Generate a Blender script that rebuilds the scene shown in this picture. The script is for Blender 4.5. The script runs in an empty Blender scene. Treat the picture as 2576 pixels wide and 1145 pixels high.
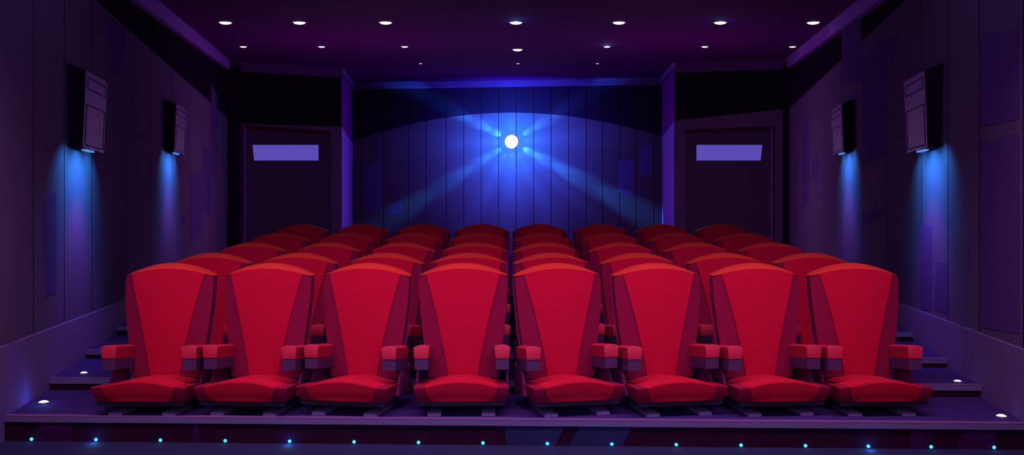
import bpy, bmesh, math, random
from mathutils import Vector, Matrix

C = bpy.context.scene.collection
U = 2285.0 / 6.45          # image pixels per metre at depth 1 (6.45 m)
S = 6.45                   # metres per depth unit
ZC = 465.0 / U             # eye height above the first seating tier
CXP, HZ = 1288.0, 550.0

# ------------------------------------------------------------------ camera, world, exposure
cam_d = bpy.data.cameras.new('camera')
cam = bpy.data.objects.new('camera', cam_d); C.objects.link(cam)
cam.location = (0, 0, ZC); cam.rotation_euler = (math.pi/2, 0, 0)
cam_d.sensor_width = 36.0; cam_d.lens = 36.0 * 2285.0 / 2576.0
cam_d.shift_y = (HZ - 572.5) / 2576.0
cam_d.clip_start = 0.05; cam_d.clip_end = 200
bpy.context.scene.camera = cam
vs = bpy.context.scene.view_settings
vs.view_transform = 'Standard'; vs.look = 'None'; vs.gamma = 1.0; vs.exposure = 0.0
vs.use_curve_mapping = False

W = bpy.data.worlds.new('world'); bpy.context.scene.world = W; W.use_nodes = True
W.node_tree.nodes['Background'].inputs[0].default_value = (0.55, 0.42, 1.0, 1)
W.node_tree.nodes['Background'].inputs[1].default_value = 0.34

def light(name, kind, loc, power, col, target=None, **kw):
    d = bpy.data.lights.new(name, kind); d.energy = power; d.color = col
    for k, v in kw.items(): setattr(d, k, v)
    o = bpy.data.objects.new(name, d); C.objects.link(o); o.location = loc
    if target is not None:
        o.rotation_euler = (Vector(target) - Vector(loc)).to_track_quat('-Z', 'Y').to_euler()
    return o

# unseen fill lights added from the screen side and above the stalls
light('screen_side_fill', 'AREA', (0, -1.5, ZC + 1.6), 140, (1.0, 0.72, 1.0), (0, 8, 0.6),
      shape='RECTANGLE', size=7.0, size_y=2.6)
light('stalls_fill', 'AREA', (0, 5.0, ZC + 1.7), 116, (1.0, 0.55, 0.75), (0, 5.9, .2),
      shape='RECTANGLE', size=7.4, size_y=0.4, spread=math.radians(100))
light('rear_stalls_fill', 'AREA', (0, 7.2, ZC + 2.1), 13, (1.0, 0.50, 1.0), (0, 8.6, .4),
      shape='RECTANGLE', size=6.0, size_y=0.4, spread=math.radians(90))  # added fill that lifts the rear rows
light('step_fill', 'SPOT', (0, 3.5, .6), 46, (.08, .42, 1.0), (0, 5.95, -.1), spot_size=math.radians(85), spot_blend=1.0, shadow_soft_size=.3)  # unseen blue fill added for the middle of the front step
for sx in (-1, 1):
    light('ambient_fill', 'POINT', (sx*2.6, 15.0, ZC + .4), 95, (1.0, .42, .95), shadow_soft_size=1.0)  # unseen ambient fill added in mid-air for walls and ceiling

# ------------------------------------------------------------------ materials
def srgb(r, g, b):
    f = lambda c: (c/255/12.92) if c/255 <= .04045 else ((c/255+.055)/1.055)**2.4
    return (f(r), f(g), f(b), 1)
def mat(name, rgb, rough=0.7, spec=0.25, metal=0.0, noise=0.0, scale=8.0, bump=0.0):
    m = bpy.data.materials.new(name); m.use_nodes = True
    nt = m.node_tree; b = nt.nodes['Principled BSDF']
    b.inputs['Roughness'].default_value = rough
    b.inputs['Specular IOR Level'].default_value = spec
    b.inputs['Metallic'].default_value = metal
    c = rgb if len(rgb) == 4 else (*rgb, 1)
    b.inputs['Base Color'].default_value = c
    if noise > 0:
        tc = nt.nodes.new('ShaderNodeTexCoord'); n = nt.nodes.new('ShaderNodeTexNoise')
        n.inputs['Scale'].default_value = scale; n.inputs['Detail'].default_value = 3
        r = nt.nodes.new('ShaderNodeMix'); r.data_type = 'RGBA'
        r.inputs[6].default_value = tuple(x*(1-noise) for x in c[:3]) + (1,)
        r.inputs[7].default_value = tuple(min(1, x*(1+noise)) for x in c[:3]) + (1,)
        nt.links.new(tc.outputs['Object'], n.inputs['Vector'])
        nt.links.new(n.outputs['Fac'], r.inputs[0]); nt.links.new(r.outputs[2], b.inputs['Base Color'])
    return m
def emis(name, rgb, strength, sample=False):
    m = bpy.data.materials.new(name); m.use_nodes = True
    nt = m.node_tree; nt.nodes.remove(nt.nodes['Principled BSDF'])
    e = nt.nodes.new('ShaderNodeEmission'); e.inputs[0].default_value = (*rgb[:3], 1); e.inputs[1].default_value = strength
    nt.links.new(e.outputs[0], nt.nodes['Material Output'].inputs[0])
    if not sample: m.cycles.emission_sampling = 'NONE'
    return m

M = dict(
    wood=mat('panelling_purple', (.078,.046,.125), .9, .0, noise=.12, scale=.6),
    upper=mat('panelling_shaded', (.012,.003,.018), .9, .0, noise=.1, scale=.6),  # shadow on the upper walls, put into the plank colour
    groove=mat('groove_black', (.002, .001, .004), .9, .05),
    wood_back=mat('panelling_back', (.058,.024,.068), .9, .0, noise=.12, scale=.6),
    glint=mat('glint_violet', (.062,.028,.145), .9, .0),  # wall reflections, put in as a lighter colour
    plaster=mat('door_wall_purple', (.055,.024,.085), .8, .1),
    plaster_shade=mat('door_wall_top', (.006, .003, .010), .9, .05),  # same upper shadow, as a darker plaster colour
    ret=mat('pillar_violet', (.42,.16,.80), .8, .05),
    ret_shade=mat('pillar_shaded', (.22,.01,.35), .85, .05),  # same upper shadow, as a darker pillar colour
    ceil=mat('ceiling_plum', (.062,.0003,.090), .9, .05),
    cornice=mat('cornice_purple', (.20,.060,.42), .8, .1),
    cornice2=mat('cornice_strip', (.06,.012,.11), .8, .1),
    tread=mat('carpet_navy', (.022,.009,.085), .95, .05, noise=.08, scale=3),
    riser=mat('riser_maroon', (.014, .0012, .012), .9, .05),
    lower=mat('floor_blue', (.009,.008,.045), .9, .1),
    nose=mat('nosing_lilac', (.080,.055,.165), .7, .2),
    nose_top=mat('nosing_purple', (.08,.026,.13), .8, .2),
    dado=mat('dado_lilac', (.098, .050, .185), .85, .1),
    dado2=mat('dado_glint', (.110, .050, .240), .85, .1),  # reflections on the dado, put in as a lighter colour
    door=mat('door_dark', (.026,.010,.045), .7, .15),
    jamb=mat('jamb_purple', (.075, .020, .16), .8, .1),
    head=mat('head_maroon', (.022, .001, .010), .8, .1),
    pane=emis('pane_light', srgb(93, 75, 181), 1.0),
    spk_front=mat('speaker_front', (.095, .022, .21), .6, .2),
    spk_side=mat('speaker_side', (.004, .001, .012), .8, .05),
    spk_line=mat('speaker_line', (.006, .002, .012), .8, .05),
    lampw=emis('lamp_white', (1, 1, 1), 1.6),
    ring=mat('lamp_ring', (.10, .07, .17), .4, .4, .3),
    led=emis('led_cyan', (.09, .88, 1.0), 1.1),
    lens=emis('lens_white', (1, 1, 1), 4.0),
    housing=mat('projector_housing', (.02, .02, .05), .5, .3),
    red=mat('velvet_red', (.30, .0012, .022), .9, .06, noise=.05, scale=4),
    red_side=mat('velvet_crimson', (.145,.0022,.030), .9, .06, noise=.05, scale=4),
    crest=mat('velvet_trim', (.33,.017,.012), .75, .12),
    shell=mat('shell_purple', (.13, .008, .11), .8, .1),
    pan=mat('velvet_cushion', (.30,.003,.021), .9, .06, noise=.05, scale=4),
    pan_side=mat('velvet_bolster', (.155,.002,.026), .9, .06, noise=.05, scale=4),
    base=mat('base_navy', (.014, .004, .022), .7, .2),
    arm=mat('arm_red', (.28, .003, .03), .6, .2),
    armbase=mat('arm_base', (.045,.008,.060), .6, .25),
    frame=mat('side_frame', (.13, .008, .085), .8, .1),
    foot=mat('foot_metal', (.15,.07,.24), .6, .2),
)

# ------------------------------------------------------------------ helpers
def obj(name, bm, m, parent=None, smooth=None, label=None):
    me = bpy.data.meshes.new(name)
    bmesh.ops.recalc_face_normals(bm, faces=bm.faces)
    bm.to_mesh(me); bm.free()
    for x in (m if isinstance(m, (list, tuple)) else [m]): me.materials.append(x)
    if smooth is not None:
        for p in me.polygons: p.use_smooth = True
        me.set_sharp_from_angle(angle=math.radians(smooth))
    o = bpy.data.objects.new(name, me); C.objects.link(o)
    if parent is not None: o.parent = parent
    if label: o['label'] = label
    return o
def struct(name, bm, m, parent=None, smooth=None):
    o = obj(name, bm, m, parent, smooth)
    if parent is None: o['kind'] = 'structure'
    return o
def empty(name, loc, rz=0, label=None, cat=None, group=None, kind=None):
    o = bpy.data.objects.new(name, None); C.objects.link(o); o.empty_display_size = .1
    o.location = loc; o.rotation_euler = (0, 0, rz)
    if label: o['label'] = label
    if cat: o['category'] = cat
    if group: o['group'] = group
    if kind: o['kind'] = kind
    return o
def hexa(bm, p, mi=0):
    """p: 8 points, bottom ring 0-3 then top ring 4-7"""
    v = [bm.verts.new(Vector(q)) for q in p]
    for f in ((0,1,2,3), (4,5,6,7), (0,1,5,4), (1,2,6,5), (2,3,7,6), (3,0,4,7)):
        bm.faces.new([v[i] for i in f]).material_index = mi
def box(bm, x0, x1, y0, y1, z0, z1, mi=0):
    hexa(bm, [(x0,y0,z0),(x1,y0,z0),(x1,y1,z0),(x0,y1,z0),(x0,y0,z1),(x1,y0,z1),(x1,y1,z1),(x0,y1,z1)], mi)
def prism(bm, pts, off, mi=0, edge=None):
    """extrude polygon pts (3D) by vector off"""
    a = [bm.verts.new(Vector(p)) for p in pts]; b = [bm.verts.new(Vector(p)+Vector(off)) for p in pts]
    n = len(pts)
    bm.faces.new(a).material_index = mi; bm.faces.new(b[::-1]).material_index = mi
    for i in range(n):
        bm.faces.new((a[i], a[(i+1) % n], b[(i+1) % n], b[i])).material_index = mi if edge is None or i % 2 == 0 else edge
def solid(bm, F, B, mi=0, rim=None):
    """closed solid between two grids of points of the same size"""
    fv = [[bm.verts.new(Vector(p)) for p in r] for r in F]
    bv = [[bm.verts.new(Vector(p)) for p in r] for r in B]
    R, K = len(F), len(F[0]); rim = mi if rim is None else rim
    for i in range(R-1):
        for j in range(K-1):
            bm.faces.new((fv[i][j], fv[i][j+1], fv[i+1][j+1], fv[i+1][j])).material_index = mi
            bm.faces.new((bv[i][j], bv[i+1][j], bv[i+1][j+1], bv[i][j+1])).material_index = mi
    for j in range(K-1):
        bm.faces.new((fv[0][j], bv[0][j], bv[0][j+1], fv[0][j+1])).material_index = rim
        bm.faces.new((fv[-1][j], fv[-1][j+1], bv[-1][j+1], bv[-1][j])).material_index = rim
    for i in range(R-1):
        bm.faces.new((fv[i][0], fv[i+1][0], bv[i+1][0], bv[i][0])).material_index = rim
        bm.faces.new((fv[i][-1], bv[i][-1], bv[i+1][-1], fv[i+1][-1])).material_index = rim
def lathe(bm, prof, axis=Matrix.Identity(4), n=28, mi=0):
    rings = []
    for r, z in prof:
        if r < 1e-6: rings.append([bm.verts.new(axis @ Vector((0, 0, z)))])
        else: rings.append([bm.verts.new(axis @ Vector((r*math.cos(2*math.pi*k/n), r*math.sin(2*math.pi*k/n), z))) for k in range(n)])
    for a, b in zip(rings, rings[1:]):
        for k in range(n):
            k2 = (k+1) % n
            if len(a) == 1 and len(b) == 1: continue
            if len(a) == 1: f = (a[0], b[k], b[k2])
            elif len(b) == 1: f = (a[k], a[k2], b[0])
            else: f = (a[k], a[k2], b[k2], b[k])
            bm.faces.new(f).material_index = mi
def pt(x, D, h):
    """room point: x in pixels from centre-line at depth D, h in depth-1 pixels above the eye"""
    return Vector((x*D/U, S*D, ZC + h/U))
def ceil_h(D): return 651 + 167*D
def ceil_z(Y): return ZC + ceil_h(Y/S)/U
ORD = ['first', 'second', 'third', 'fourth', 'fifth', 'sixth', 'seventh', 'eighth', 'ninth', 'tenth',
       'eleventh', 'twelfth', 'thirteenth', 'fourteenth', 'fifteenth', 'sixteenth']

# ------------------------------------------------------------------ room plan (metres)
def WL(D): return Vector((-(808 + 430*D)/U, S*D))      # left wall line
def WR(D): return Vector(((823 + 400*D)/U, S*D))       # right wall line
LC, LI, LB = WL(2.825), Vector((-431*3.085/U, S*3.085)), Vector((-403*3.76/U, S*3.76))
RC, RI, RB = WR(2.76), Vector((411*2.893/U, S*2.893)), Vector((380*3.48/U, S*3.48))
ZLOW = -.165
ZDADO = ZC - 301/U
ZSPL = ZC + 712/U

def wall(name, A, B, side, breaks, zb, split, mats, gap=.016, sub=1, thick=.10, proud=.02, extra=None):
    """panelled wall from A to B (2D). side=+1: room lies to the left of A->B. split(s) = height where the painted upper shade starts"""
    d = (B - A); L = d.length; d.normalize(); n = Vector((-d.y, d.x)) * side
    def p3(s, o, z): q = A + d*s + n*o; return Vector((q.x, q.y, z))
    bm = bmesh.new()
    za = ceil_z(A.y) + .06; zb2 = ceil_z(B.y) + .06
    prism(bm, [p3(0,-thick,zb), p3(L,-thick,zb), p3(L,-thick,zb2), p3(0,-thick,za)], (n.x*(thick), n.y*(thick), 0), 2)
    bs = [0] + sorted(breaks) + [L]
    for a, b in zip(bs, bs[1:]):
        a2 = a + (gap/2 if a > 0 else 0); b2 = b - (gap/2 if b < L else 0)
        if b2 - a2 < .01: continue
        for k in range(sub):
            s0 = a2 + (b2-a2)*k/sub; s1 = a2 + (b2-a2)*(k+1)/sub
            z0, z1 = split(s0), split(s1)
            t0 = za + (zb2-za)*s0/L; t1 = za + (zb2-za)*s1/L
            off = (n.x*proud, n.y*proud, 0)
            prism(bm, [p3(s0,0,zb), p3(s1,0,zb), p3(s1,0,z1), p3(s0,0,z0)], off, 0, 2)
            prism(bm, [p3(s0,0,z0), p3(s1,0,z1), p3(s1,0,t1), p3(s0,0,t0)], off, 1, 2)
    struct(name, bm, mats)
    return A, d, n, L
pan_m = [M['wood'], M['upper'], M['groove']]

# left wall runs towards the back; the room is on its right
A0 = WL(.45)
def sL(D): return (WL(D) - A0).length
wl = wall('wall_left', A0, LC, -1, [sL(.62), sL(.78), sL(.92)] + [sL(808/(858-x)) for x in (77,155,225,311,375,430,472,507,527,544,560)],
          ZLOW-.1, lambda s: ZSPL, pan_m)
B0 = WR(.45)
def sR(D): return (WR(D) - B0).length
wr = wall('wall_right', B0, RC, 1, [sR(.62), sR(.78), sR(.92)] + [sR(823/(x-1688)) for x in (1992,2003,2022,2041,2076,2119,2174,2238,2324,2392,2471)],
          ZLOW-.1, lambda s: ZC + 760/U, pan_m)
# back wall, arched shadow edge put into the plank colours
Lb = (RB - LB).length
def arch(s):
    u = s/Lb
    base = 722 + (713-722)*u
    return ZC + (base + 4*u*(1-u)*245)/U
def s_at_px(x):
    k = (x - CXP)/2285.0      # X = k*Y
    d = RB - LB
    t = (k*LB.y - LB.x) / (d.x - k*d.y)
    return t*Lb
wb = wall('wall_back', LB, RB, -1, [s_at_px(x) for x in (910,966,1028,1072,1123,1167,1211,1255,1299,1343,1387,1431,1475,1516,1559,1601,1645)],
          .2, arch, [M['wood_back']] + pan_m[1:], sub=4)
# door walls and the returns beside the recess
def splitL(s): return ZC + (678 + (710-678)*s/(LI-LC).length)/U
def splitR(s): return ZC + (764 + (712-764)*s/(RI-RC).length)/U
pl_m = [M['plaster'], M['plaster_shade'], M['groove']]
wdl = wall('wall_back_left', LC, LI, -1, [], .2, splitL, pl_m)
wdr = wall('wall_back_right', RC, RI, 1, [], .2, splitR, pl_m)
rt_m = [M['ret'], M['ret_shade'], M['groove']]
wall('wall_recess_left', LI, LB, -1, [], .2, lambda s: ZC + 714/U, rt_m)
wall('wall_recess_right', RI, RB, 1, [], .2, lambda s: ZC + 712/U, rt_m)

# ceiling: one sloping slab, outline following the walls
bm = bmesh.new()
def cz(p, up=0): return (p.x, p.y, ceil_z(p.y) + up)
outl = [WL(1.2), LC, LI, LB, RB, RI, RC, WR(1.2)]
lo = [bm.verts.new(cz(p)) for p in outl]; hi = [bm.verts.new(cz(p, .12)) for p in outl]
bm.faces.new(lo); bm.faces.new(hi[::-1])
for i in range(len(outl)): bm.faces.new((lo[i], lo[(i+1) % 8], hi[(i+1) % 8], hi[i]))
struct('ceiling', bm, M['ceil'])

# cornice pieces along every wall
def cornice(idx, A, B, side, h, mi='cornice', proud=.07):
    d = (B-A).normalized(); n = Vector((-d.y, d.x))*side
    bm = bmesh.new()
    for (z0, z1, o, k) in ((h-.0, 0, proud, 0), (h+.035, h, proud*.6, 1)):
        q = [A, B, B + n*o, A + n*o]
        hexa(bm, [(p.x, p.y, ceil_z(p.y)-z0) for p in q] + [(p.x, p.y, ceil_z(p.y)-z1) for p in q], k)
    struct('trim_%d' % idx, bm, [M[mi], M['cornice2']])
cornice(1, WL(1.2), LC, -1, .19)
cornice(2, LC, LI, -1, .17, 'cornice2')
cornice(3, LI, LB, -1, .12)
cornice(4, LB, RB, -1, .13, 'cornice2')
cornice(5, RB, RI, -1, .12)
cornice(6, RI, RC, -1, .17, 'cornice2')
cornice(7, RC, WR(1.2), -1, .19)

# ------------------------------------------------------------------ seating tiers
# (height below the eye in depth-1 pixels, depth of the front edge at its left and right end)
tiers = [(465, .9356, .8994), (435, 1.080, 1.035), (410, 1.235, 1.160), (382, 1.405, 1.325), (352, 1.56, 1.50), (340, 1.76, 1.73)]
def edge_pts(t):
    return WL(t[1]), WR(t[2])
Zt = [ZC - t[0]/U for t in tiers]
def offs(P, d, a): return P + d*a
for k, t in enumerate(tiers):
    a, b = edge_pts(t)
    if k+1 < len(tiers): a2, b2 = edge_pts(tiers[k+1])
    z = Zt[k]
    bm = bmesh.new()
    if k+1 < len(tiers):
        ring = [a, b, b2, a2]
        v0 = [bm.verts.new((p.x, p.y, ZLOW-.1)) for p in ring]; v1 = [bm.verts.new((p.x, p.y, z)) for p in ring]
    else:
        ring = [a, b, RC, RI, RB, LB, LI, LC]
        v0 = [bm.verts.new((p.x, p.y, ZLOW-.1)) for p in ring]; v1 = [bm.verts.new((p.x, p.y, z)) for p in ring]
    n = len(ring)
    bm.faces.new(v0[::-1]); bm.faces.new(v1).material_index = 0
    for i in range(n):
        bm.faces.new((v0[i], v0[(i+1) % n], v1[(i+1) % n], v1[i])).material_index = 1 if i == 0 else 0
    struct('floor', bm, [M['tread'], M['riser']])
    # nosing
    d = (b-a).normalized(); n2 = Vector((d.y, -d.x))      # towards the viewer
    bm = bmesh.new()
    f0, f1, r0, r1 = a + n2*.012, b + n2*.012, a - n2*.055, b - n2*.055
    h = .036
    hexa(bm, [(p.x, p.y, z-h) for p in (f0, f1, b, a)] + [(p.x, p.y, z+.002) for p in (f0, f1, b, a)], 0)
    hexa(bm, [(p.x, p.y, z-.001) for p in (f0, f1, r1, r0)] + [(p.x, p.y, z+.004) for p in (f0, f1, r1, r0)], 1)
    struct('trim_%d' % (10+k), bm, [M['nose'], M['nose_top']])
# low floor in front
bm = bmesh.new()
a, b = edge_pts(tiers[0]); c0, c1 = WL(.45), WR(.45)
hexa(bm, [(p.x, p.y, ZLOW-.1) for p in (c0, c1, b, a)] + [(p.x, p.y, ZLOW) for p in (c0, c1, b, a)])
struct('floor', bm, M['lower'])
# violet and blue sheen on the front riser, painted as thin slabs
def riser_sheen(bm, xa, xb, xc, xd):
    """four pixels: top-left, top-right, bottom-right, bottom-left on the front riser"""
    d = (b-a).normalized(); n2 = Vector((d.y, -d.x)); L = (b-a).length
    def s(px):
        kx = (px-CXP)/2285.0; dd = b-a; return ((kx*a.y-a.x)/(dd.x-kx*dd.y))
    q = []
    for px, z in ((xa, -.036), (xb, -.036), (xc, ZLOW), (xd, ZLOW)):
        p = a + (b-a)*s(px); q.append((p.x, p.y, z))
    prism(bm, q, (n2.x*.004, n2.y*.004, 0))
bm = bmesh.new()
for q in ((98,180,180,88), (485,499,502,487), (2292,2330,2322,2286), (2342,2348,2330,2324), (2428,2508,2500,2404)): riser_sheen(bm, *q)
struct('trim_20', bm, mat('riser_sheen_plum', (.024, .001, .036), .9, .05))
bm = bmesh.new()
for q in ((1268,1422,1396,1276), (1462,1590,1566,1430)): riser_sheen(bm, *q)
struct('trim_21', bm, mat('riser_sheen_blue', (.011,.010,.050), .9, .05))

# dado along both side walls
def dado(name, A, B, side):
    d = (B-A).normalized(); n = Vector((-d.y, d.x))*side
    bm = bmesh.new()
    q = [A, B, B+n*.045, A+n*.045]
    hexa(bm, [(p.x, p.y, ZLOW-.05) for p in q] + [(p.x, p.y, ZDADO) for p in q])
    struct(name, bm, M['dado'])
    return A, d, n
dl = dado('baseboard_left', WL(.45), WL(2.80), -1)
dr = dado('baseboard_right', WR(.45), WR(2.73), 1)

def wall_point(side, x, y, o):
    """point on a side wall seen at pixel (x, y), o metres proud of the wall line"""
    if side == 'L': D = 808/(858-x)
    else: D = 823/(x-1688)
    p = WL(D) if side == 'L' else WR(D)
    n = wl[2] if side == 'L' else wr[2]
    return Vector((p.x + n.x*o, p.y + n.y*o, ZC - (y-HZ)*D/U)), n
def back_point(x, y, o):
    s = s_at_px(x); p = LB + wb[1]*s; n = wb[2]
    return Vector((p.x + n.x*o, p.y + n.y*o, ZC - (y-HZ)*(p.y/S)/U)), n
def glint_slab(idx, polys, fn, m, o=.02, t=.003):  # thin lighter slabs standing for reflections on walls and dado
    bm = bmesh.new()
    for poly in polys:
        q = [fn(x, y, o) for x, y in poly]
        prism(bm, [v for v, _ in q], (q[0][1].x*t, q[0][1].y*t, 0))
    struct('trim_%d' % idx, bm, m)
glint_slab(22, [[(257,30),(309,72),(307,195),(263,181)], [(321,184),(338,196),(338,356),(321,349)], [(351,335),(360,339),(360,351),(350,351)],
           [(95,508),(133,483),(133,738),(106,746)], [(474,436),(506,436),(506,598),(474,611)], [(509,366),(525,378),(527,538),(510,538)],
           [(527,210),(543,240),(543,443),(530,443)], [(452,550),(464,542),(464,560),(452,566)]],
      lambda x, y, o: wall_point('L', x, y, o), M['glint'])
glint_slab(23, [[(2122,80),(2171,50),(2171,205),(2122,214)], [(2175,143),(2236,96),(2236,390),(2175,417)], [(2243,90),(2266,90),(2254,157),(2244,161)],
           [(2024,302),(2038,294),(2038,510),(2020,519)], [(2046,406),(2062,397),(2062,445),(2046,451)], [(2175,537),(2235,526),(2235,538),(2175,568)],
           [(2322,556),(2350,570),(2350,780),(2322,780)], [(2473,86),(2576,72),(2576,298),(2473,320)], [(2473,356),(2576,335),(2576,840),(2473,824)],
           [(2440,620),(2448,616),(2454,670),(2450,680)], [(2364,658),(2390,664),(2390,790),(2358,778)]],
      lambda x, y, o: wall_point('R', x, y, o), M['glint'])
glint_slab(24, [[(912,416),(963,404),(963,532),(913,532)], [(974,520),(1013,504),(1012,538),(973,541)],
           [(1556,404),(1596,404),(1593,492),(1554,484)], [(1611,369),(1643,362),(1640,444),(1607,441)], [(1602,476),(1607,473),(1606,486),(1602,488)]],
      back_point, M['glint'])
glint_slab(25, [[(0,866),(24,857),(66,1018),(0,1044)]], lambda x, y, o: wall_point('L', x, y, o), M['dado2'], .045)
glint_slab(26, [[(2400,811),(2440,821),(2436,960),(2383,944)], [(2462,827),(2472,830),(2447,962),(2440,960)]],
      lambda x, y, o: wall_point('R', x, y, o), M['dado2'], .045)

# ------------------------------------------------------------------ doors in the angled back walls
def door(idx, A, d, n, x0, x1, ytop, win, jamb_side):
    """x0..x1 pixels of the opening on the wall line A + s*d"""
    def s_of(px):
        k = (px - CXP)/2285.0; return (k*A.y - A.x)/(d.x - k*d.y)
    def P3(px, z, o):
        p = A + d*s_of(px) + n*o; return Vector((p.x, p.y, z))
    def zz(px, py, o=0):
        p = A + d*s_of(px); return ZC - (py-HZ)*(p.y/S)/U
    zt = (zz(x0, ytop) + zz(x1, ytop))/2; zf = Zt[-1]
    r = empty('door_%d' % idx, P3((x0+x1)/2, zf, 0), 0, kind='structure')
    def loc(v): return v - r.location
    f = .03                                                # face of the plaster is .02 proud
    bm = bmesh.new()
    def slab(bm, xa, xb, z0, z1, o0, o1, mi=0):
        q = [P3(xa, z0, o0), P3(xb, z0, o0), P3(xb, z0, o1), P3(xa, z0, o1)]
        hexa(bm, [loc(v) for v in q] + [loc(Vector((v.x, v.y, z1))) for v in q], mi)
    slab(bm, x0, x1, zf, zt, .02, .026)
    leaf = obj('door_leaf', bm, M['door'], r)
    wbm = bmesh.new()
    q = [P3(px, zz(px, py), .026) for px, py in win]
    prism(wbm, [loc(v) for v in q], (n.x*.012, n.y*.012, 0))
    obj('window_pane', wbm, M['pane'], leaf, label='lit violet window pane')
    j = bmesh.new()
    w = 8
    if jamb_side < 0: slab(j, x0-w, x0, zf, zt+.05, .02, .07)
    else: slab(j, x1, x1+w, zf, zt+.05, .02, .07)
    obj('door_jamb', j, M['jamb'], r, label='light purple jamb')
    hbm = bmesh.new(); slab(hbm, x0, x1, zt, zt+.07, .02, .07)
    obj('door_head', hbm, M['head'], r)
    o2 = bmesh.new()
    if jamb_side < 0: slab(o2, x1, x1+3, zf, zt+.07, .02, .045)
    else: slab(o2, x0-3, x0, zf, zt+.07, .02, .045)
    obj('door_jamb', o2, M['plaster'], r)
door(1, LC, wdl[1], wdl[2], 616, 830, 333, [(634,365),(799,365),(799,404),(638,404)], -1)
door(2, RC, wdr[1], wdr[2], 1725, 1938, 333, [(1753,365),(1918,365),(1914,404),(1753,404)], 1)
# dark corner posts
for i, (px, D, w) in enumerate(((586, 2.80, 22), (1980, 2.74, 10))):
    bm = bmesh.new(); c = pt(px-CXP, D, 0)
    hw = w*D/U/2
    box(bm, c.x-hw, c.x+hw, c.y, c.y+.25, Zt[-1], ceil_z(c.y)-.1)
    struct('trim_%d' % (30+i), bm, M['upper'])

# ------------------------------------------------------------------ wall speakers with wash lamps
def speaker(side, px, ytf, ybf, ytb, length, label):
    """px: column where the near side meets the wall"""
    D = 808/(858-px) if side == 'L' else 823/(px-1688)
    P0 = WL(D) if side == 'L' else WR(D)
    d = (wl if side == 'L' else wr)[1]; n = (wl if side == 'L' else wr)[2]
    k = D/U
    ztf, zbf, ztb = ZC-(ytf-HZ)*k, ZC-(ybf-HZ)*k, ZC-(ytb-HZ)*k
    P0 = P0 + n*.022
    r = empty('wall_speaker', (P0.x, P0.y, zbf), 0, label, 'speaker', 'wall speakers')
    def q(s, o, z): p = d*s + n*o; return Vector((p.x, p.y, z-zbf))
    nt, nb0, nb1 = .150, .040, .125
    L = length
    bm = bmesh.new()
    v = lambda s, o, z: bm.verts.new(q(s, o, z))
    near = [v(0,0,ztb), v(0,nt,ztf), v(0,nb1,zbf), v(0,nb0,zbf)]
    far = [v(L,0,ztb), v(L,nt,ztf), v(L*.96,nb1,zbf), v(L*.96,nb0,zbf)]
    bm.faces.new(near).material_index = 0; bm.faces.new(far[::-1]).material_index = 0
    for i in range(4):
        bm.faces.new((near[i], near[(i+1)%4], far[(i+1)%4], far[i])).material_index = 1 if i == 1 else 0
    cab = obj('cabinet', bm, [M['spk_side'], M['spk_front']], r)
    H = ztf - zbf
    def face(a, b, e=.0):   # a along 0..1, b up 0..1
        o = nb1 + (nt-nb1)*b
        return q(L*a*(.96+.04*b), o+e, zbf + H*b)
    for (a0, a1, b00, b01, b10, b11) in ((.09,.92,.775,.775,.915,.915), (.08,.93,.035,.035,.56,.56)):
        g = bmesh.new(); w = .013
        for (p, s_) in (((a0,b00),(a1,b01)), ((a0,b10),(a1,b11))):
            lo_ = [face(p[0], p[1]), face(s_[0], s_[1]), face(s_[0], s_[1]+w*1.0), face(p[0], p[1]+w*1.0)]
            prism(g, lo_, (n.x*.004, n.y*.004, 0))
        for aa in (a0, a1):
            lo_ = [face(aa, b00), face(aa+w, b00), face(aa+w, b10+w), face(aa, b10+w)]
            prism(g, lo_, (n.x*.004, n.y*.004, 0))
        obj('grille_frame', g, M['spk_line'], r)
    g = bmesh.new()
    for s0 in (.3, .62): hexa(g, [q(L*s0, -.02, zbf+H*.3), q(L*s0+.05, -.02, zbf+H*.3), q(L*s0+.05, .06, zbf+H*.3), q(L*s0, .06, zbf+H*.3),
                                  q(L*s0, -.02, zbf+H*.4), q(L*s0+.05, -.02, zbf+H*.4), q(L*s0+.05, .06, zbf+H*.4), q(L*s0, .06, zbf+H*.4)])
    obj('bracket', g, M['spk_side'], r)
    # lamp under the speaker washing the wall
    lens = bmesh.new()
    hexa(lens, [q(L*.3, .06, zbf-.012), q(L*.66, .06, zbf-.012), q(L*.66, .10, zbf-.012), q(L*.3, .10, zbf-.012),
                q(L*.3, .06, zbf), q(L*.66, .06, zbf), q(L*.66, .10, zbf), q(L*.3, .10, zbf)])
    obj('lamp_lens', lens, emis('wash_lens', (.1, .35, 1), .8), r, label='glowing blue lamp lens')
    mid = P0 + d*(L*.42)
    def wash(nm, off, pw, col, drop, ang, bl, ds=0):
        c = mid + n*off + d*ds; mid_ = mid + d*ds
        light(nm, 'SPOT', (c.x, c.y, zbf-.03), pw, col, (mid_.x, mid_.y, zbf-.03-drop), spot_size=math.radians(ang), spot_blend=bl, shadow_soft_size=.02)
    for ds, pw in ((-.32, 15), (0, 30), (.32, 15)):
        wash('wash_cyan', .29, pw, (.05, .62, .95), .27, 116, .8, ds)
    wash('wash_blue', .46, 26, (.10, .12, 1.0), .60, 100, .9)
    wash('wash_violet', .55, 34, (.85, .03, 1.0), 1.2, 70, 1.0)
speaker('L', 160, 175, 370, 158, .70, 'large wall speaker on the left wall, nearer the viewer')
speaker('L', 408, 260, 380, 249, .80, 'smaller-looking wall speaker on the left wall, farther back near the door')
speaker('R', 2380, 175, 370, 158, .70, 'large wall speaker on the right wall, nearer the viewer')
speaker('R', 2153, 260, 380, 249, .80, 'smaller-looking wall speaker on the right wall, farther back near the door')

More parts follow.
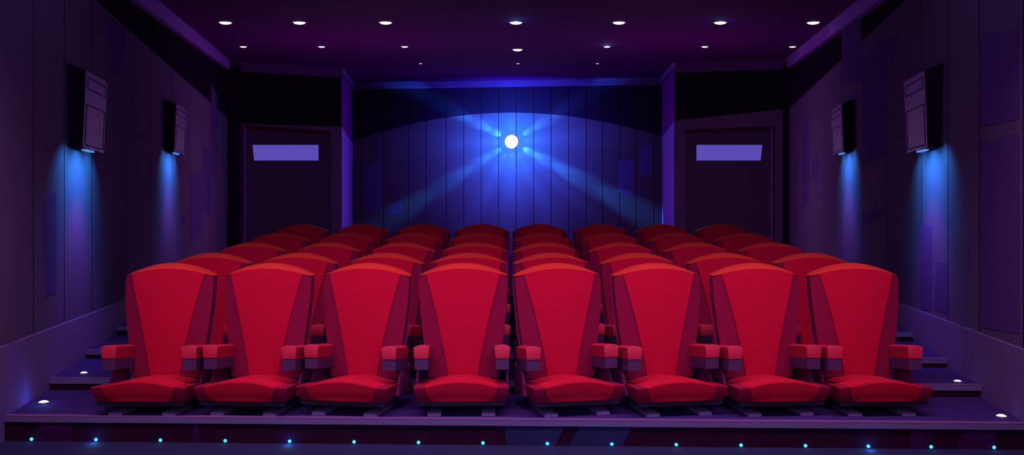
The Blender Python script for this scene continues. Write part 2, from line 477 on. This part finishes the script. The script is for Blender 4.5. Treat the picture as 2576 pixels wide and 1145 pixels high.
# ------------------------------------------------------------------ ceiling downlights
def dome_light(name, loc, R, down, label, cat, group, glow=None, tilt=0.0):
    r = empty(name, loc, 0, label, cat, group); r.rotation_euler = (tilt, 0, 0)
    s = -1 if down else 1
    bm = bmesh.new()
    lathe(bm, [(R*1.22, 0), (R*1.22, s*.006), (R*1.0, s*.010), (R*.98, 0)], n=32); obj('ring', bm, M['ring'], r, 40)
    bm = bmesh.new()
    prof = [(R*math.cos(t), s*(.004 + R*(.36 if down else .5)*math.sin(t))) for t in [i*math.pi/2/7 for i in range(8)]]
    prof[-1] = (0, prof[-1][1])
    lathe(bm, [(0, 0), (R, 0)] + prof, n=32); obj('lamp_dome', bm, M['lampw'], r, 60, label='glowing white dome')
    if glow:
        light('dome_glow', 'POINT', (loc[0], loc[1], loc[2] + s*R*.75), glow, (.10, .35, 1.0), shadow_soft_size=.02)
tl = math.atan(167/2285.0)
rows = [(55, [567,753,970,1298,1557,1812,2046], 1.985, .088), (116, [612,809,1018,1527,1773,1994], 2.44, .060),
        (124, [1302], 2.51, .088), (159, [1058,1303,1503], 2.906, .035)]
rn = {55: 'front row on the ceiling', 116: 'second row on the ceiling', 159: 'small back row on the ceiling'}
for y, xs, D, R in rows:
    for i, x in enumerate(xs):
        h = ceil_h(D)
        p = pt(x-CXP, D, h)
        if y == 124: lb = 'white round downlight above and between the second and back rows, near the middle'
        elif y == 159: lb = 'tiny white downlight, %s of the %s' % (['left one', 'middle one', 'right one'][i], rn[y])
        else: lb = 'white round downlight, %s from the left in the %s' % (ORD[i], rn[y])
        glow = {(55,1298): 1.6, (55,1812): .8, (116,1527): 1.6}.get((y, x))
        dome_light('ceiling_light', (p.x, p.y, p.z), R, True, lb, 'ceiling light', 'round white ceiling lights', glow, tl)
# floor lamps on the aisle steps
def step_lamp(x, y, tier, R, label, glow):
    D = tiers[tier][0]/(y-HZ); p = pt(x-CXP, D, -tiers[tier][0])
    dome_light('aisle_light', (p.x, p.y, p.z), R, False, label, 'floor light', 'aisle step lights', glow)
step_lamp(110, 1015, 0, .034, 'white dome light set in the lowest left step, blue halo', 1.0)
step_lamp(211, 941, 1, .028, 'white dome light set in the second left step', .15)
step_lamp(2519, 1050, 0, .032, 'white dome light set in the lowest right step', .12)
step_lamp(2409, 962, 1, .028, 'white dome light set in the second right step', .12)
# LED dots along the foot of the front riser
ea, eb = edge_pts(tiers[0])
dd = eb-ea; en = Vector((dd.y, -dd.x)).normalized()
halo = {1: .35, 4: .35, 13: .35}
for i, x in enumerate((80,242,404,567,729,891,1053,1215,1377,1539,1701,1864,2026,2184,2342,2500)):
    kx = (x-CXP)/2285.0; t = (kx*ea.y-ea.x)/(dd.x-kx*dd.y); p = ea + dd*t + en*.001
    bm = bmesh.new()
    ax = Matrix.Translation((0, 0, 0)) @ (Vector((en.x, en.y, 0)).to_track_quat('Z', 'Y').to_matrix().to_4x4())
    lathe(bm, [(0, 0), (.0112, 0), (.0112, .004), (.009, .009), (.005, .012), (0, .013)], ax, n=16)
    o = obj('riser_light', bm, M['led'], None, 40)
    o.location = (p.x, p.y, ZLOW + .0145)
    o['label'] = 'tiny cyan dot light, %s from the left at the foot of the front step' % ORD[i]
    o['category'] = 'light'; o['group'] = 'cyan dot lights along the front step'
    light('dot_glow', 'POINT', (p.x + en.x*.035, p.y + en.y*.035, ZLOW + .02), halo.get(i, .03), (.06, .45, 1.0), shadow_soft_size=.01)

# ------------------------------------------------------------------ projector in the back wall
pp, pn = back_point(1288, 357, .026)
pr = empty('projector', pp, 0, 'glowing white round projector lens high on the middle of the back wall', 'projector')
ax = Vector((pn.x, pn.y, 0)).to_track_quat('Z', 'Y').to_matrix().to_4x4()
R = .172
bm = bmesh.new(); lathe(bm, [(0, 0), (R*.97, 0), (R*.97, .03), (0, .03)], ax, 40)
obj('barrel', bm, M['housing'], pr, 40)
bm = bmesh.new(); lathe(bm, [(0, .031), (R, .031), (R, .036), (R*.8, .055), (R*.4, .07), (0, .075)], ax, 40)
obj('lens', bm, M['lens'], pr, 50, label='glowing white lens')
PJ = Vector((pp.x, pp.y, pp.z)); PN = Vector((pn.x, pn.y, 0))
tang = Vector((wb[1].x, wb[1].y, 0))
light('glare_core', 'SPOT', PJ + PN*.9, 620, (.005, .55, 1.0), PJ, spot_size=math.radians(160), spot_blend=1.0, shadow_soft_size=.12)  # this and the next: added spots facing the wall, imitating lens glare
light('glare_halo', 'SPOT', PJ + PN*2.2, 1700, (.07, .15, 1.0), PJ, spot_size=math.radians(130), spot_blend=1.0, shadow_soft_size=.2)
light('recess_fill', 'POINT', PJ + PN*2.5 - Vector((0, 0, 1.0)), 90, (.35, .20, 1.0), shadow_soft_size=.3)  # added fill for the recess walls beside the projector
# added spots raking the wall, imitating glare streaks round the lens: (lift off the wall, aim distance, cone, share of power)
STAGE = ((.12, .45, 40, .08), (.20, .95, 26, .24), (.35, 1.8, 18, .45), (.70, 3.6, 14, .60))
def ray(deg, power, wide=1.0, col=(.03, .60, 1.0), stages=4):
    a = math.radians(deg); dr = tang*math.cos(a) + Vector((0, 0, 1))*math.sin(a)
    for off, hit, ang, sh in STAGE[:stages]:
        light('glare_streak', 'SPOT', PJ + PN*off + dr*.2, power*sh, col, PJ + dr*hit, spot_size=math.radians(ang*wide), spot_blend=1.0, shadow_soft_size=.005)
for deg, pw in ((151, 2900), (-29, 2900), (31, 1500), (-149, 1500)): ray(deg, pw)
for deg, pw, w in ((90, 300, 1.8), (-90, 450, 1.8), (-62, 500, 1.1), (-118, 600, 1.1), (180, 500, 1.3), (2, 500, 1.3), (-42, 700, .8), (140, 700, .8)):
    ray(deg, pw, w, (.05, .30, 1.0), 3)

# ------------------------------------------------------------------ cinema seat
def lerp(a, b, t): return a + (b-a)*t
def table(tb, z):
    for (z0, v0), (z1, v1) in zip(tb, tb[1:]):
        if z <= z1: return lerp(v0, v1, max(0, (z-z0)/(z1-z0)))
    return tb[-1][1]
TB = [(0, .250), (.2, .262), (.45, .288), (.7, .308), (.9, .318), (1, .314)]     # outer half width by height fraction
TC = [(0, .100), (.25, .132), (.5, .172), (.75, .216), (1, .262)]                # centre panel half width
ZB, ZCOR, ZPK = .185, .905, .992
def ycurve(t): return .055*t*t - .01                                             # slight recline
def ztop(x): return ZCOR + (ZPK-ZCOR)*(1-(x/.318)**2)
def zfront(x): return ZCOR - .004 + (ZPK-.037-ZCOR+.004)*(1-(x/.318)**2)
def backrest():
    F, B = [], []
    for i in range(15):
        t = i/14; c = table(TC, t); rf, rb = [], []
        for j in range(13):
            u = -1 + j/6; x = u*c; z = lerp(ZB, zfront(x), t)
            rf.append((x, ycurve(t) - .028 - .010*(1-u*u), z)); rb.append((x, ycurve(t)+.055, z))
        F.append(rf); B.append(rb)
    bm = bmesh.new(); solid(bm, F, B); return bm
def wing(s):
    F, B = [], []
    for i in range(15):
        t = i/14; c = table(TC, t) + .0015; w = table(TB, t); rf, rb = [], []
        for j in range(5):
            v = j/4; x = lerp(c, w, v); z = lerp(ZB, zfront(x), t)
            rf.append((s*x, ycurve(t) - .020 + .030*v, z)); rb.append((s*x, ycurve(t)+.085, z))
        F.append(rf); B.append(rb)
    bm = bmesh.new(); solid(bm, F, B); return bm
def crest():
    F, B = [], []
    for i, (dy, k) in enumerate(((-.026, 0), (.0, .45), (.035, .85), (.075, 1.0), (.105, .9))):
        rf, rb = [], []
        for j in range(25):
            x = -.316 + .632*j/24; e = abs(x)/.316
            yy = dy + (.030*max(0, (e-.8)/.2) if i == 0 else 0)
            z = lerp(zfront(x), ztop(x), k)
            rf.append((x, ycurve(1)+yy, z + .0008)); rb.append((x, ycurve(1)+yy, zfront(x) + .0004))
        F.append(rf); B.append(rb)
    bm = bmesh.new(); solid(bm, F, B); return bm
def shell():
    F, B = [], []
    for i in range(15):
        t = i/14; w = table(TB, t) + .004; rf, rb = [], []
        for j in range(13):
            x = w*(-1 + j/6); z = lerp(.10, ztop(x)-.004, t)
            rf.append((x, ycurve(t)+.087, z)); rb.append((x*.94, ycurve(t)+.135, z-.012*t))
        F.append(rf); B.append(rb)
    bm = bmesh.new(); solid(bm, F, B); return bm
def pan_grid(xa, xb, zt_fn, zb_, yf, yr, half=1, taper=.86):
    """cushion block: columns from xa to xb, tapering in at the bottom"""
    n = 10
    prof = [(yf+.016, 0.0), (yf+.002, .3), (yf-.008, .65), (yf-.012, .93), (yf-.008, 1.0), (yf+.06, 1.0), (lerp(yf, yr, .5), 1.0), (yr, 1.0)]
    F, B = [], []
    for (y, k) in prof:
        rf = []; rb = []
        for j in range(n+1):
            x = lerp(xa, xb, j/n)
            tb_ = lerp(taper, .94, max(0, (abs(x)-.24)/.088)); tp = lerp(tb_, 1, min(1, k*1.25))
            zz = lerp(zb_, zt_fn(x) - .032*max(0, (y-yf)/(yr-yf)), k)
            rf.append((x*tp, y, zz)); rb.append((x*tb_, max(y, yf+.016), zb_ - .0005 if k > 0 else zb_ - .0005))
        F.append(rf); B.append(rb)
    bm = bmesh.new(); solid(bm, F, B); return bm
def zc_top(x): return   .206 + .036*(1-(x/.24)**2)
def zs_top(x): return .207 - .006*max(0, (abs(x)-.24)/.088)
PY = -.47
ARX0, ARX1, ARY = .222, .326, -.31
def adrop(y): return -.036*(y-ARY)/.31                    # the armrest falls towards the back
def armpad(s):
    F, B = [], []
    for y in (ARY, ARY+.005, -.16, 0.0):
        rf, rb = [], []
        for j in range(9):
            u = j/8; x = lerp(ARX0, ARX1, u); zt_ = .443 + .013*(1-(2*u-1)**2) - (.006 if y == ARY else 0) + adrop(y)
            rf.append((s*x, y, zt_)); rb.append((s*lerp(ARX0+.006, ARX1-.006, u), y, .3665 + adrop(y)))
        F.append(rf); B.append(rb)
    bm = bmesh.new(); solid(bm, F, B); return bm
def hexobj(pts, mi=0):
    bm = bmesh.new(); hexa(bm, pts, mi); return bm
def make_seat(drop):
    r = empty('cinema_seat', (0,0,0), 0, '-', 'seat', 'red cinema seats in rows')
    obj('backrest', backrest(), M['red'], r, 40)
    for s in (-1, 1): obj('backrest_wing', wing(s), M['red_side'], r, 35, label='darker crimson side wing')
    obj('headrest_trim', crest(), M['crest'], r, 50, label='orange-red top edge')
    obj('back_shell', shell(), M['shell'], r, 40, label='dark purple rear shell')
    obj('seat_cushion', pan_grid(-.238, .238, zc_top, .105, PY, -.035, taper=.86), M['pan'], r, 22)
    for s in (-1, 1):
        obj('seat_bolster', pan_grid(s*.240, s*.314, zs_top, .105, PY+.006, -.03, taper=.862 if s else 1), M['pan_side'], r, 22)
    bm = bmesh.new()
    y0, y1 = PY+.026, .10
    hexa(bm, [(-.285,y0,.074),(.285,y0,.074),(.285,y1,.074),(-.285,y1,.074),(-.296,y0,.104),(.296,y0,.104),(.296,y1,.104),(-.296,y1,.104)])
    obj('seat_base', bm, M['base'], r, label='black base under the cushion')
    for s in (-1, 1):
        obj('armrest', armpad(s), M['arm'], r, 50)
        bm = bmesh.new()
        a, b = s*(ARX0+.007), s*(ARX1-.007); y0, y1 = ARY+.004, 0.0
        hexa(bm, [(a,y0,.29),(b,y0,.29),(b,y1,.29+adrop(y1)),(a,y1,.29+adrop(y1)),(a,y0,.366),(b,y0,.366),(b,y1,.366+adrop(y1)),(a,y1,.366+adrop(y1))])
        obj('armrest_base', bm, M['armbase'], r, label='dark navy underside block of the armrest')
        bm = bmesh.new()
        prism(bm, [(s*.303, -.14, .2895 + adrop(-.14)), (s*.303, 0, .2895 + adrop(0)), (s*.303, .07, .29), (s*.303, .10, .08), (s*.303, -.24, .108), (s*.303, -.20, .19)], (s*.014, 0, 0))
        obj('side_panel', bm, M['frame'], r)
    for s in (-1, 1):
        bm = bmesh.new(); x0, x1 = s*.18-.045, s*.18+.045
        zf = drop                                        # floor level below the seat origin
        top = min(zf + .022, .07)
        box(bm, x0, x1, -.42, -.02, zf, top)
        box(bm, x0+.02, x1-.02, -.16, -.06, top-.001, .0745)
        obj('foot', bm, M['foot'], r)
    return r
def dup(root):
    r = root.copy(); C.objects.link(r)
    for ch in list(root.children):
        c = ch.copy(); C.objects.link(c); c.parent = r
    return r
DROW = [1.0, 1.138, 1.315, 1.467, 1.624]
SEATH = [465, 465-14.4, 465-33.8, 465-60.2, 465-90.6]      # seat origin below the eye
PX = [-868, -620, -372, -123, 122, 371, 620, 868]
YAW = [-1, -5, -9, 1.5, 12.5, 9, 5, 1]
# x positions of each row measured at its own depth
rown = ['front row', 'second row', 'third row', 'fourth row', 'back row']
for k in range(5):
    proto = None
    for j in range(8):
        if proto is None:
            proto = make_seat((SEATH[k]-tiers[k][0])/U*1.0 if k else 0.0); o = proto
        else: o = dup(proto)
        x = PX[j]/U
        # floor level of this tier relative to the seat origin is handled in make_seat
        o.location = (x, S*DROW[k], ZC - SEATH[k]/U)
        o.rotation_euler = (0, 0, math.radians(YAW[j]))
        side = 'left' if j < 4 else 'right'
        nth = ['outermost', 'second from the end', 'third from the end', 'innermost'][j if j < 4 else 7-j]
        o['label'] = 'red cinema seat in the %s, %s on the %s half' % (rown[k], nth, side)
